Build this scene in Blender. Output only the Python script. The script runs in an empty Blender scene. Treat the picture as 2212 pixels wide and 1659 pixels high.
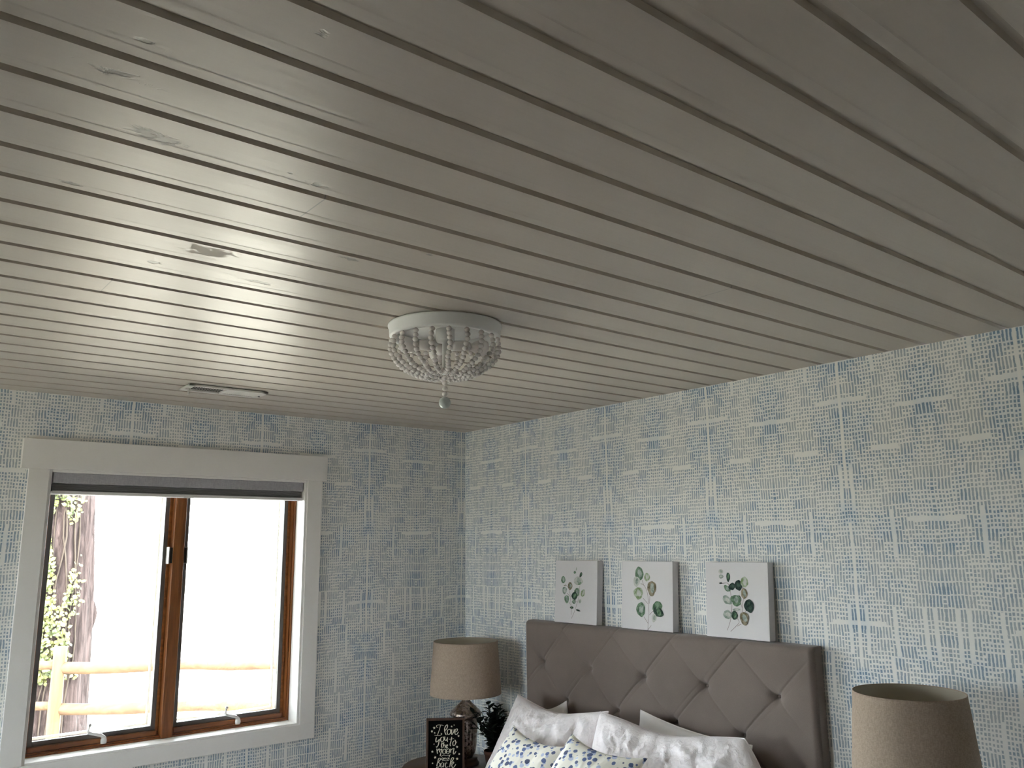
import bpy, math, random
from mathutils import Vector, Matrix, noise
random.seed(7)
sc = bpy.context.scene
COL = sc.collection
PI = math.pi
H = 2.44                       # ceiling height, floor at z = 0

# ------------------------------------------------------------------ camera
cam_d = bpy.data.cameras.new('camera'); cam = bpy.data.objects.new('camera', cam_d); COL.objects.link(cam)
yaw, pit, rol = 0.680, 0.194, -0.011
F = Vector((math.sin(yaw)*math.cos(pit), math.cos(yaw)*math.cos(pit), math.sin(pit)))
Rt = Vector((math.cos(yaw), -math.sin(yaw), 0)); Up = Rt.cross(F)
R2 = Rt*math.cos(rol) + Up*math.sin(rol); U2 = Up*math.cos(rol) - Rt*math.sin(rol)
M = Matrix((R2, U2, -F)).transposed().to_4x4(); M.translation = (-2.933, -4.085, H-0.687)
cam.matrix_world = M
cam_d.sensor_width = 36; cam_d.lens = 1784.824*36/2212; cam_d.clip_start = .05; cam_d.clip_end = 300
sc.camera = cam

# ------------------------------------------------------------------ sky, sun, exposure
SKY = 11.0
w = bpy.data.worlds.new('sky'); sc.world = w; w.use_nodes = True
nt = w.node_tree; bg = nt.nodes['Background']
bg.inputs['Color'].default_value = (0.88, 0.94, 1.0, 1); bg.inputs['Strength'].default_value = SKY
sun_d = bpy.data.lights.new('sun', 'SUN'); sun_d.energy = 7; sun_d.angle = math.radians(2); sun_d.color = (1, .9, .76)
sun = bpy.data.objects.new('sun', sun_d); COL.objects.link(sun)
sun.rotation_euler = Vector((.62, .62, -.72)).to_track_quat('-Z', 'Y').to_euler()
sc.view_settings.view_transform = 'Standard'; sc.view_settings.look = 'None'
sc.view_settings.gamma = 1; sc.view_settings.use_curve_mapping = False
sc.view_settings.exposure = 1.25
sc.cycles.use_denoising = True
sc.cycles.max_bounces = 14; sc.cycles.diffuse_bounces = 8; sc.cycles.transparent_max_bounces = 16
sc.cycles.sample_clamp_indirect = 12

# ------------------------------------------------------------------ node helpers
class G:
    """tiny expression builder over a material's node tree"""
    def __init__(s, name, rough=.6, color=(.5, .5, .5), metal=0, spec=.5):
        s.m = bpy.data.materials.new(name); s.m.use_nodes = True
        s.t = s.m.node_tree; s.n = s.t.nodes; s.b = s.n['Principled BSDF']
        s.set('Roughness', rough); s.set('Metallic', metal); s.set('Base Color', (*color, 1)); s.set('Specular IOR Level', spec)
        s._p = None
    def set(s, k, v):
        if hasattr(v, 'links') or isinstance(v, bpy.types.NodeSocket): s.t.links.new(v, s.b.inputs[k])
        else: s.b.inputs[k].default_value = v
    def _in(s, sock, v):
        if isinstance(v, bpy.types.NodeSocket): s.t.links.new(v, sock)
        else: sock.default_value = v
    def math(s, op, a, b=0., c=0.):
        n = s.n.new('ShaderNodeMath'); n.operation = op
        for i, v in enumerate((a, b, c)): s._in(n.inputs[i], v)
        return n.outputs[0]
    def obj(s):
        if s._p is None: s._p = s.n.new('ShaderNodeTexCoord').outputs['Object']
        return s._p
    def sep(s, v):
        n = s.n.new('ShaderNodeSeparateXYZ'); s.t.links.new(v, n.inputs[0]); return n.outputs
    def comb(s, x, y, z=0.):
        n = s.n.new('ShaderNodeCombineXYZ')
        for i, v in enumerate((x, y, z)): s._in(n.inputs[i], v)
        return n.outputs[0]
    def mapping(s, v, scale=(1, 1, 1), loc=(0, 0, 0)):
        n = s.n.new('ShaderNodeMapping'); s.t.links.new(v, n.inputs[0])
        n.inputs['Scale'].default_value = scale; n.inputs['Location'].default_value = loc; return n.outputs[0]
    def noise(s, v, scale, detail=2, rough=.5, dist=0.):
        n = s.n.new('ShaderNodeTexNoise'); s.t.links.new(v, n.inputs['Vector'])
        n.inputs['Scale'].default_value = scale; n.inputs['Detail'].default_value = detail
        n.inputs['Roughness'].default_value = rough; n.inputs['Distortion'].default_value = dist
        return n.outputs['Fac']
    def white(s, v):
        n = s.n.new('ShaderNodeTexWhiteNoise'); n.noise_dimensions = '3D'; s.t.links.new(v, n.inputs['Vector']); return n.outputs['Value']
    def vor(s, v, scale, feature='F1', rnd=1.):
        n = s.n.new('ShaderNodeTexVoronoi'); n.feature = feature; s.t.links.new(v, n.inputs['Vector'])
        n.inputs['Scale'].default_value = scale; n.inputs['Randomness'].default_value = rnd; return n
    def map(s, v, a, b, c=0., d=1.):
        n = s.n.new('ShaderNodeMapRange'); n.interpolation_type = 'SMOOTHSTEP'; s._in(n.inputs[0], v)
        for i, x in zip((1, 2, 3, 4), (a, b, c, d)): s._in(n.inputs[i], x)
        return n.outputs[0]
    def mix(s, f, a, b):
        n = s.n.new('ShaderNodeMix'); n.data_type = 'RGBA'; s._in(n.inputs[0], f)
        for i, v in ((6, a), (7, b)): s._in(n.inputs[i], v if isinstance(v, bpy.types.NodeSocket) else (*v, 1))
        return n.outputs[2]
    def bump(s, h, strength=.3, dist=.01):
        n = s.n.new('ShaderNodeBump'); n.inputs['Strength'].default_value = strength; n.inputs['Distance'].default_value = dist
        s.t.links.new(h, n.inputs['Height']); s.t.links.new(n.outputs[0], s.b.inputs['Normal']); return n

def simple(name, col, rough=.5, metal=0, spec=.5, vary=0.):
    g = G(name, rough, col, metal, spec)
    if vary:
        f = g.noise(g.obj(), 18, 4); g.set('Base Color', g.mix(f, tuple(c*(1-vary) for c in col), tuple(min(1, c*(1+vary)) for c in col)))
    return g.m

# ------------------------------------------------------------------ mesh helpers
class MB:
    def __init__(s): s.v = []; s.f = []; s.mi = []; s.sm = []
    def add(s, vs, fs, mi=0, smooth=False):
        o = len(s.v); s.v += [tuple(x) for x in vs]
        for f in fs: s.f.append(tuple(i+o for i in f)); s.mi.append(mi); s.sm.append(smooth)
        return s
    def box(s, x0, x1, y0, y1, z0, z1, mi=0, M=None):
        vs = [Vector((x, y, z)) for x in (x0, x1) for y in (y0, y1) for z in (z0, z1)]
        if M: vs = [M @ v for v in vs]
        fs = [(0, 1, 3, 2), (4, 6, 7, 5), (0, 4, 5, 1), (2, 3, 7, 6), (0, 2, 6, 4), (1, 5, 7, 3)]
        return s.add(vs, fs, mi)
    def lathe(s, prof, c=(0, 0, 0), n=48, mi=0, M=None, flute=None, closed=False):
        vs = []; fs = []
        for k, (r, z) in enumerate(prof):
            for i in range(n):
                a = 2*PI*i/n; rr = r*(flute(a, z) if flute else 1)
                v = Vector((rr*math.cos(a), rr*math.sin(a), z))
                vs.append((M @ v if M else v) + Vector(c))
        m = len(prof)
        for k in range(m-1 + (1 if closed else 0)):
            for i in range(n):
                j = (i+1) % n; k2 = (k+1) % m
                fs.append((k*n+i, k*n+j, k2*n+j, k2*n+i))
        if not closed:
            if prof[0][0] > 1e-6: fs.append(tuple(reversed(range(n))))
            if prof[-1][0] > 1e-6: fs.append(tuple((m-1)*n+i for i in range(n)))
        return s.add(vs, fs, mi, True)
    def tube(s, pts, r, n=8, mi=0):
        pts = [Vector(p) for p in pts]; vs = []; fs = []
        rs = r if isinstance(r, (list, tuple)) else [r]*len(pts)
        nrm = None
        for k, p in enumerate(pts):
            t = (pts[min(k+1, len(pts)-1)] - pts[max(k-1, 0)]).normalized()
            if nrm is None: nrm = t.orthogonal().normalized()
            else: nrm = (nrm - t*nrm.dot(t)).normalized()
            b = t.cross(nrm)
            for i in range(n):
                a = 2*PI*i/n; vs.append(p + (nrm*math.cos(a) + b*math.sin(a))*rs[k])
        for k in range(len(pts)-1):
            for i in range(n):
                j = (i+1) % n; fs.append((k*n+i, k*n+j, (k+1)*n+j, (k+1)*n+i))
        fs.append(tuple(reversed(range(n)))); fs.append(tuple((len(pts)-1)*n+i for i in range(n)))
        return s.add(vs, fs, mi, True)
    def ball(s, c, r, n=14, mi=0, sq=1.):
        prof = [(r*math.sin(PI*k/(n//2+1)), -r*sq*math.cos(PI*k/(n//2+1))) for k in range(n//2+2)]
        prof[0] = (1e-5*r, prof[0][1]); prof[-1] = (1e-5*r, prof[-1][1])
        return s.lathe(prof, c, n, mi)
    def grid(s, nu, nv, fn, mi=0, smooth=True, flip=False):
        vs = [fn(i/nu, j/nv) for j in range(nv+1) for i in range(nu+1)]
        fs = []
        for j in range(nv):
            for i in range(nu):
                a = j*(nu+1)+i; q = (a, a+1, a+nu+2, a+nu+1); fs.append(q[::-1] if flip else q)
        return s.add(vs, fs, mi, smooth)
    def build(s, name, mats, parent=None, bevel=0., merge=False):
        me = bpy.data.meshes.new(name); me.from_pydata(s.v, [], s.f)
        if not isinstance(mats, (list, tuple)): mats = [mats]
        for m in mats: me.materials.append(m)
        me.polygons.foreach_set('material_index', s.mi); me.polygons.foreach_set('use_smooth', s.sm)
        me.validate(); me.update()
        o = bpy.data.objects.new(name, me); COL.objects.link(o)
        if parent: o.parent = parent
        if bevel:
            b = o.modifiers.new('bevel', 'BEVEL'); b.width = bevel; b.segments = 2; b.limit_method = 'ANGLE'; b.angle_limit = .7
        return o

def tag(o, label, cat=None, group=None, kind=None):
    o['label'] = label
    if cat: o['category'] = cat
    if group: o['group'] = group
    if kind: o['kind'] = kind
    return o
def root(name, loc, label, cat, group=None, kind=None, rz=0.):
    o = bpy.data.objects.new(name, None); COL.objects.link(o); o.location = loc; o.rotation_euler = (0, 0, rz); o.empty_display_size = .1
    return tag(o, label, cat, group, kind)
def catmull(pts, n=6):
    P = [Vector(p) for p in pts]; P = [P[0]*2-P[1]] + P + [P[-1]*2-P[-2]]; out = []
    for i in range(1, len(P)-2):
        a, b, c, d = P[i-1:i+3]
        for k in range(n):
            t = k/n; out.append(((2*b) + (c-a)*t + (2*a-5*b+4*c-d)*t*t + (3*b-a-3*c+d)*t**3)*.5)
    out.append(P[-2]); return out

# ------------------------------------------------------------------ materials of the room
def ceiling_material():
    g = G('painted_planks', .34, (.6, .57, .51)); P = g.obj(); s = g.sep(P)
    PITCH = .1333
    row = g.math('FLOOR', g.math('DIVIDE', g.math('ADD', s[1], 2.92), PITCH))
    rid = g.comb(g.math('MULTIPLY', row, 3.7), g.math('MULTIPLY', row, 1.3), 0.)
    add = g.n.new('ShaderNodeVectorMath'); add.operation = 'ADD'; g.t.links.new(P, add.inputs[0]); g.t.links.new(rid, add.inputs[1])
    Q = add.outputs[0]
    grain = g.noise(g.mapping(Q, (1.2, 26, 1)), 4, 6, .62, .6)
    wave = g.noise(g.mapping(Q, (1.6, 7, 1)), 1.6, 3, .5, .4)
    tone = g.white(rid)
    wob = g.noise(g.mapping(P, (1, 1.6, 1)), 26, 4, .6, .8)
    knots = 0.; 
    # (x, y, length, width, depth) of knots and gouges
    spots = [(-2.604, -2.709, .035, .018), (-2.57, -2.70, .03, .016), (-2.348, -2.712, .007, .005), (-2.29, -2.695, .03, .014), (-2.687, -2.87, .05, .014),
             (-2.495, -3.143, .012, .01), (-2.675, -2.977, .014, .008), (-2.142, -2.057, .05, .012), (-2.40, -2.05, .04, .01), (-1.9, -2.5, .012, .006),
             (-2.46, -2.92, .02, .01), (-1.75, -1.7, .03, .009), (-2.66, -2.42, .025, .008), (-2.05, -2.36, .035, .009)]
    tot = None
    for x, y, a, b in spots:
        dx = g.math('DIVIDE', g.math('SUBTRACT', s[0], x), a); dy = g.math('DIVIDE', g.math('SUBTRACT', s[1], y), b)
        d = g.math('SQRT', g.math('ADD', g.math('MULTIPLY', dx, dx), g.math('MULTIPLY', dy, dy)))
        m = g.map(g.math('ADD', d, g.math('MULTIPLY', g.math('SUBTRACT', wob, .5), 4.2)), .9, .1)
        tot = m if tot is None else g.math('MAXIMUM', tot, m)
    # one dull patch where filler shows through the paint
    dx = g.math('DIVIDE', g.math('SUBTRACT', s[0], -2.32), .060); dy = g.math('DIVIDE', g.math('SUBTRACT', s[1], -2.205), .034)
    d = g.math('SQRT', g.math('ADD', g.math('MULTIPLY', dx, dx), g.math('MULTIPLY', dy, dy)))
    patch = g.map(g.math('ADD', d, g.math('MULTIPLY', g.math('SUBTRACT', wob, .5), 3.2)), 1., .75)
    base = g.mix(tone, (.51, .455, .39), (.55, .495, .425))
    base = g.mix(g.math('MULTIPLY', g.map(grain, .35, .75), .10), base, (.40, .36, .31))
    base = g.mix(g.math('MULTIPLY', tot, .7), base, (.16, .15, .13))
    # butt joints between board ends
    for x, y0, y1 in ((-2.245, -2.655, -2.52), (-2.45, -1.86, -1.73), (-1.1, -2.78, -2.66)):
        j = g.math('MULTIPLY', g.map(g.math('ABSOLUTE', g.math('SUBTRACT', s[0], x)), .0022, .0008),
                   g.math('MULTIPLY', g.math('GREATER_THAN', s[1], y0), g.math('LESS_THAN', s[1], y1)))
        base = g.mix(g.math('MULTIPLY', j, .6), base, (.2, .19, .17))
    g.set('Base Color', base)
    g.set('Roughness', g.math('ADD', g.math('ADD', .29, g.math('MULTIPLY', wave, .12)), g.math('MULTIPLY', patch, .35)))
    g.set('Specular Tint', (1, .90, .78, 1))
    h = g.math('ADD', g.math('MULTIPLY', wave, 1.0), g.math('MULTIPLY', grain, .34))
    h = g.math('SUBTRACT', h, g.math('MULTIPLY', tot, .9))
    g.bump(h, .55, .0022)
    return g.m

def wallpaper(name, axis, u0):
    """brushed blue dash print: columns of dots and dashes with pale bands; axis = world axis running along the wall"""
    g = G(name, .75, spec=.2); s = g.sep(g.obj()); P0 = g.comb(s[axis], s[2], 0.)
    warp = g.math('MULTIPLY', g.math('SUBTRACT', g.noise(P0, 5, 3), .5), .016)
    warp2 = g.math('MULTIPLY', g.math('SUBTRACT', g.noise(g.mapping(P0, (1, 1, 1), (7, 3, 0)), 6, 3), .5), .02)
    u = g.math('ADD', g.math('SUBTRACT', s[axis], u0), warp); v = g.math('ADD', s[2], warp2)
    REP = .627
    # mirrored repeat: distance from the nearest pale seam
    um = g.math('ABSOLUTE', g.math('SUBTRACT', g.math('MODULO', g.math('ADD', u, REP*20+REP/2), REP), REP/2))
    CW, RH = .0116, .0146
    cu = g.math('DIVIDE', g.math('SUBTRACT', um, .0045), CW); rv = g.math('DIVIDE', v, RH)
    ci = g.math('FLOOR', cu); ri = g.math('FLOOR', rv)
    fu = g.math('SUBTRACT', cu, ci); fv = g.math('SUBTRACT', rv, ri)
    # clusters of long dashes: blocks of 4 columns x 3 rows
    bi = g.math('FLOOR', g.math('DIVIDE', g.math('ADD', ci, g.math('MULTIPLY', g.white(g.comb(g.math('FLOOR', g.math('DIVIDE', ri, 4.)), 4.)), 4.)), 4.))
    sh = g.math('FLOOR', g.math('MULTIPLY', g.white(g.comb(g.math('FLOOR', g.math('DIVIDE', ci, 5.)), 9.)), 3.))
    rs = g.math('ADD', ri, sh); bj = g.math('FLOOR', g.math('DIVIDE', rs, 3.))
    longd = g.math('GREATER_THAN', g.white(g.comb(bi, bj, 3.)), .64)
    fb = g.math('SUBTRACT', g.math('DIVIDE', g.math('ADD', rv, sh), 3.), bj)        # 0..1 across the block
    jit = g.math('MULTIPLY', g.math('SUBTRACT', g.white(g.comb(ci, ri, 1.)), .5), .22)
    wj = g.white(g.comb(ci, ri, 8.))
    du = g.math('ABSOLUTE', g.math('ADD', g.math('SUBTRACT', fu, .5), g.math('MULTIPLY', jit, .6)))
    dv = g.math('ABSOLUTE', g.math('ADD', g.math('SUBTRACT', fv, .5), jit))
    ew = g.math('ADD', .23, g.math('MULTIPLY', wj, .09)); eh = g.math('ADD', .22, g.math('MULTIPLY', wj, .15))
    dot = g.math('MULTIPLY', g.map(g.math('SUBTRACT', du, ew), .07, -.05), g.map(g.math('SUBTRACT', dv, eh), .07, -.05))
    dash = g.math('MULTIPLY', g.map(g.math('SUBTRACT', du, .245), .07, -.05), g.map(g.math('ABSOLUTE', g.math('SUBTRACT', fb, .5)), .45, .40))
    ink = g.math('MAXIMUM', dot, g.math('MULTIPLY', dash, longd))
    # pale vertical seams (broken into runs) and short pale horizontal bands
    run = g.math('GREATER_THAN', g.math('MODULO', g.math('ADD', v, .095), .64), .13)
    seam = g.math('MULTIPLY', g.map(um, .0065, .0050), run)
    rowskip = g.math('GREATER_THAN', g.white(g.comb(g.math('FLOOR', g.math('DIVIDE', um, .105)), ri, 5.)), .987)
    colskip = g.math('GREATER_THAN', g.white(g.comb(ci, g.math('FLOOR', g.math('DIVIDE', v, .17)), 6.)), .955)
    keep = g.math('MULTIPLY', g.math('SUBTRACT', 1., seam), g.math('MULTIPLY', g.math('SUBTRACT', 1., rowskip), g.math('SUBTRACT', 1., colskip)))
    ink = g.math('MULTIPLY', ink, keep)
    # uneven inking
    PM = g.comb(um, v, 0.)
    cloud = g.noise(g.mapping(PM, (5, 4, 1)), 1.6, 3, .55)
    brush = g.noise(g.mapping(PM, (30, 9, 1)), 2.2, 2)
    near = g.math('MULTIPLY', g.map(um, .065, .012), g.map(g.noise(g.mapping(PM, (1, 7, 1)), 1.2, 1), .44, .56))
    tint = g.map(g.math('ADD', g.math('MULTIPLY', cloud, .8), g.math('MULTIPLY', brush, .3)), .40, .75)
    tint = g.math('MAXIMUM', tint, near)
    inkc = g.mix(tint, (.31, .365, .40), (.18, .28, .40))
    wash = g.math('MULTIPLY', g.math('MAXIMUM', g.math('MULTIPLY', g.map(cloud, .5, .72), .45), g.math('MULTIPLY', near, .45)), g.math('SUBTRACT', 1., seam))
    base = g.mix(wash, (.85, .845, .81), (.62, .70, .76))
    amount = g.math('MULTIPLY', ink, g.math('ADD', .70, g.math('MULTIPLY', tint, .27)))
    g.set('Base Color', g.mix(amount, base, inkc))
    return g.m

def wood(name, c1, c2, rough=.35, axis=2, sc_=1.):
    g = G(name, rough); sc3 = [14*sc_]*3; sc3[axis] = 1.2*sc_
    n = g.noise(g.mapping(g.obj(), sc3), 2.4, 5, .6, 1.2)
    g.set('Base Color', g.mix(g.map(n, .3, .72), c1, c2)); g.bump(n, .15, .001)
    return g.m

def linen(name, c, dark, scale=1.):
    g = G(name, .9, spec=.15); s = g.sep(g.obj())
    a = g.noise(g.mapping(g.obj(), (60*scale, 60*scale, 420*scale)), 2, 2); b = g.noise(g.mapping(g.obj(), (300*scale, 300*scale, 40*scale)), 2, 2)
    f = g.map(g.math('ADD', a, b), .75, 1.25)
    g.set('Base Color', g.mix(f, c, dark)); g.bump(f, .3, .0006)
    return g.m

M_ceil = ceiling_material()
M_wallL = wallpaper('blue_dash_wallpaper_window', 0, -.03)
M_wallR = wallpaper('blue_dash_wallpaper_bed', 1, -.568)
M_trim = simple('white_trim_paint', (.80, .78, .75), .38, vary=.02)
M_plain = simple('pale_wall_paint', (.50, .49, .47), .8, vary=.03)
M_floor = simple('cream_carpet', (.42, .39, .35), .95, spec=.1, vary=.06)
M_sash = wood('stained_pine', (.15, .048, .013), (.29, .105, .03), .28, 2)
M_sash_h = wood('stained_pine_rail', (.15, .048, .013), (.29, .105, .03), .28, 0)
M_screen = simple('screen_frame_bronze', (.12, .11, .10), .5)
M_cream = simple('cream_exterior_paint', (.75, .7, .62), .5)
M_white_metal = simple('white_enamel', (.78, .77, .75), .3)
M_brass = simple('pale_lock_metal', (.55, .53, .48), .35, .6)
M_dark = simple('dark_lock_metal', (.05, .05, .05), .45, .3)

def glass_material():
    m = bpy.data.materials.new('window_glass'); m.use_nodes = True; t = m.node_tree; t.nodes.clear()
    o = t.nodes.new('ShaderNodeOutputMaterial'); mx = t.nodes.new('ShaderNodeMixShader'); tr = t.nodes.new('ShaderNodeBsdfTransparent'); gl = t.nodes.new('ShaderNodeBsdfGlossy')
    gl.inputs['Roughness'].default_value = .0; tr.inputs['Color'].default_value = (.96, .98, .97, 1)
    lw = t.nodes.new('ShaderNodeFresnel'); lw.inputs[0].default_value = 1.45
    t.links.new(lw.outputs[0], mx.inputs[0]); t.links.new(tr.outputs[0], mx.inputs[1]); t.links.new(gl.outputs[0], mx.inputs[2]); t.links.new(mx.outputs[0], o.inputs[0])
    return m
M_glass = glass_material()

def struct(o, label, cat): return tag(o, label, cat, kind='structure')

# ------------------------------------------------------------------ room shell
X0, Y0 = -4.7, -5.6
# ceiling boards: real channels running along x
mb = MB(); prof = []
k = int((Y0+2.92)/.1333)-1
while True:
    yc = -2.92 + .1333*k; k += 1
    if yc - .02 > 0: break
    seam = yc - .034
    for y, z in ((seam-.004, 0), (seam, -.0004), (seam+.0006, 0), (yc-.0106, 0), (yc-.0094, .0013), (yc-.0093, .0095), (yc+.0060, .0095), (yc+.0098, 0)):
        if Y0 - .1 < y < .1: prof.append((y, H+z))
prof = [(Y0-.1, H)] + prof + [(.1, H)]
vs = []; fs = []
NX = 12
for i in range(NX+1):
    x = X0-.1 + (0.1-X0+.1)*i/NX
    vs += [(x, y, z) for y, z in prof]
n = len(prof)
for i in range(NX):
    for j in range(n-1): fs.append((i*n+j, i*n+j+1, (i+1)*n+j+1, (i+1)*n+j))
mb.add(vs, fs); mb.box(X0-.1, .1, Y0-.1, .1, H+.012, H+.15)
struct(mb.build('ceiling', M_ceil), 'white painted plank ceiling with dark channels between the boards', 'ceiling')
WX0, WX1, WZ0, WZ1 = -2.232, -1.036, H-1.544, H-.341        # window opening
mb = MB(); T = .22
mb.box(X0, WX0, 0, T, 0, H); mb.box(WX1, 0, 0, T, 0, H); mb.box(WX0, WX1, 0, T, 0, WZ0); mb.box(WX0, WX1, 0, T, WZ1, H)
struct(mb.build('wall_left', M_wallL), 'window wall papered in pale blue dashes', 'wall')
struct(MB().box(0, .16, Y0, .22, 0, H).build('wall_right', M_wallR), 'wall behind the bed papered in pale blue dashes', 'wall')
struct(MB().box(X0, 0, Y0-.16, Y0, 0, H).build('wall_front', simple('white_wall_paint', (.60, .59, .57), .8, vary=.03)), 'plain pale wall behind the viewer', 'wall')
# unseen extra window, added on the left side wall as fill light
VY0, VY1, VZ0, VZ1 = -1.55, -.45, .85, 2.0
mb = MB(); mb.box(X0-.16, X0, Y0-.16, VY0, 0, H); mb.box(X0-.16, X0, VY1, .22, 0, H); mb.box(X0-.16, X0, VY0, VY1, 0, VZ0); mb.box(X0-.16, X0, VY0, VY1, VZ1, H)
w2 = root('fill_window', (0, 0, 0), 'unseen white framed window added for fill light on the side wall opposite the bed', 'window', kind='structure')
f2 = MB()
for y_ in (VY0, VY1-.05, (VY0+VY1)/2-.03): f2.box(X0-.10, X0-.04, y_, y_+.05, VZ0, VZ1)
f2.box(X0-.10, X0-.04, VY0, VY1, VZ0, VZ0+.05); f2.box(X0-.10, X0-.04, VY0, VY1, VZ1-.05, VZ1); f2.build('fill_window_frame', M_trim, w2)
MB().box(X0-.075, X0-.07, VY0+.02, VY1-.02, VZ0+.02, VZ1-.02).build('pane', M_glass, w2)
struct(mb.build('wall_back', M_plain), 'plain pale side wall opposite the bed', 'wall')
struct(MB().box(X0-.16, .16, Y0-.16, .22, -.12, 0).build('floor', M_floor), 'cream carpeted floor', 'floor')

# ------------------------------------------------------------------ window
win = root('window_1', ((WX0+WX1)/2, .06, WZ0), 'double casement window in orange-brown stained wood looking onto a fence', 'window', kind='structure')
win.location = (0, 0, 0)
CW = .087
def casing(x0, x1, y0, y1, z0, z1, lab):
    o = MB().box(x0, x1, y0, y1, z0, z1).build('casing_board', M_trim, win, bevel=.002); o['label'] = lab; return o
casing(WX0-CW-.03, WX1+CW+.026, -.026, 0, WZ1+.006, WZ1+.136, 'wide white header board')
casing(WX0-CW, WX0-.006, -.02, 0, WZ0-.002, WZ1+.006, 'white side casing')
casing(WX1+.006, WX1+CW, -.02, 0, WZ0-.002, WZ1+.006, 'white side casing')
casing(WX0-CW, WX1+CW, -.02, 0, WZ0-.075, WZ0-.0025, 'white bottom casing')
# white jamb lining set slightly back, giving the pale bead around the opening
mb = MB(); JY0, JY1 = -.012, .22
mb.box(WX0-.006, WX0+.006, JY0, JY1, WZ0-.006, WZ1+.006); mb.box(WX1-.006, WX1+.006, JY0, JY1, WZ0-.006, WZ1+.006)
mb.box(WX0+.006, WX1-.006, JY0, JY1, WZ0-.006, WZ0+.006); mb.box(WX0+.006, WX1-.006, JY0, JY1, WZ1-.006, WZ1+.006)
o = mb.build('jamb_lining', M_trim, win, bevel=.0015)
# stained frame (rebated in two steps)
a0, a1, c0, c1 = WX0+.006, WX1-.006, WZ0+.006, WZ1-.006
def ring(mb, x0, x1, z0, z1, w, y0, y1):
    mb.box(x0, x0+w, y0, y1, z0, z1); mb.box(x1-w, x1, y0, y1, z0, z1)
    mb.box(x0+w, x1-w, y0, y1, z0, z0+w); mb.box(x0+w, x1-w, y0, y1, z1-w, z1)
mb = MB(); ring(mb, a0, a1, c0, c1, .007, .085, .215); ring(mb, a0+.007, a1-.007, c0+.007, c1-.007, .006, .100, .215)
mb.build('outer_frame', M_sash, win, bevel=.0012)
MX = -1.638
MB().box(MX-.026, MX+.026, .080, .215, c0+.0, c1-.007).build('mullion', M_sash, win, bevel=.002)
for si, (sx0, sx1) in enumerate(((a0+.0135, MX-.0265), (MX+.0265, a1-.0135))):
    z0, z1 = c0+.0135, c1-.0135
    mb = MB(); ring(mb, sx0, sx1, z0, z1, .013, .128, .20)
    mb.box(sx0+.013, sx1-.013, .112, .20, z0, z0+.020)
    sash = mb.build('sash', M_sash_h, win, bevel=.0015)
    mb = MB(); ring(mb, sx0+.013, sx1-.013, z0+.020, z1-.013, .019, .134, .156); mb.build('screen_frame', M_screen, sash, bevel=.001)
    mb = MB(); ring(mb, sx0+.027, sx1-.027, z0+.034, z1-.027, .010, .200, .212); mb.build('exterior_bead', M_cream, sash)
    MB().box(sx0+.022, sx1-.022, .190, .195, z0+.029, z1-.022).build('pane', M_glass, sash)
    # crank handle: base knuckle, folded arm, knob
    cx = -1.905 if si == 0 else -1.30
    cz = c0+.014
    mb = MB(); y = .094
    mb.lathe([(.012, 0), (.013, .012), (.010, .026), (.006, .03)], (cx, y, cz), 16)
    mb.tube([(cx, y, cz+.024), (cx-.012, y-.004, cz+.036), (cx-.05, y-.012, cz+.048), (cx-.070, y-.016, cz+.056)], [.009, .0075, .006, .0065], 10)
    mb.tube([(cx-.070, y-.016, cz+.056), (cx-.066, y-.018, cz+.082)], [.004, .0045], 8)
    mb.ball((cx-.065, y-.018, cz+.086), .0075, 12)
    o = mb.build('crank_handle', M_white_metal, win); o['label'] = 'white folding crank handle'
    # sash lock beside the mullion
    lx = MX + (-.031 if si == 0 else .031); lz = H-.712
    mb = MB()
    mb.box(lx-.012, lx+.012, .088, .135, lz-.036, lz+.036, 0)
    mb.box(lx-.014 if si == 0 else lx+.009, lx-.009 if si == 0 else lx+.014, .082, .130, lz-.040, lz+.040, 1)
    o = mb.build('sash_lock', [M_dark, M_brass], win, bevel=.002)

# ------------------------------------------------------------------ blind, pulled up
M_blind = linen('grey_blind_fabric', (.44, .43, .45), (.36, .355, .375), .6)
M_blind_dark = simple('dark_blind_fabric', (.19, .19, .195), .8)  # folded fabric, darker than the headrail
M_rail = simple('blind_bottom_rail', (.72, .70, .70), .5)
bl = root('window_blind', ((WX0+WX1)/2, .035, WZ1-.006), 'grey cellular blind pulled up tight under the window header', 'blind')
bx = (WX1-WX0)/2 - .012
MB().box(-bx, bx, -.038, .030, -.046, 0).build('headrail', M_blind, bl, bevel=.003)
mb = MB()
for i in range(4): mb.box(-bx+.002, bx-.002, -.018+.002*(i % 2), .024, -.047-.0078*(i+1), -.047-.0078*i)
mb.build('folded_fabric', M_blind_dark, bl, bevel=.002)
mb = MB(); mb.box(-bx+.002, bx-.002, -.034, .024, -.093, -.079); mb.build('bottom_rail', M_rail, bl, bevel=.002)
MB().box(-.022, .022, -.039, -.034, -.096, -.082).build('pull_tab', M_rail, bl, bevel=.001)

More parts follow.
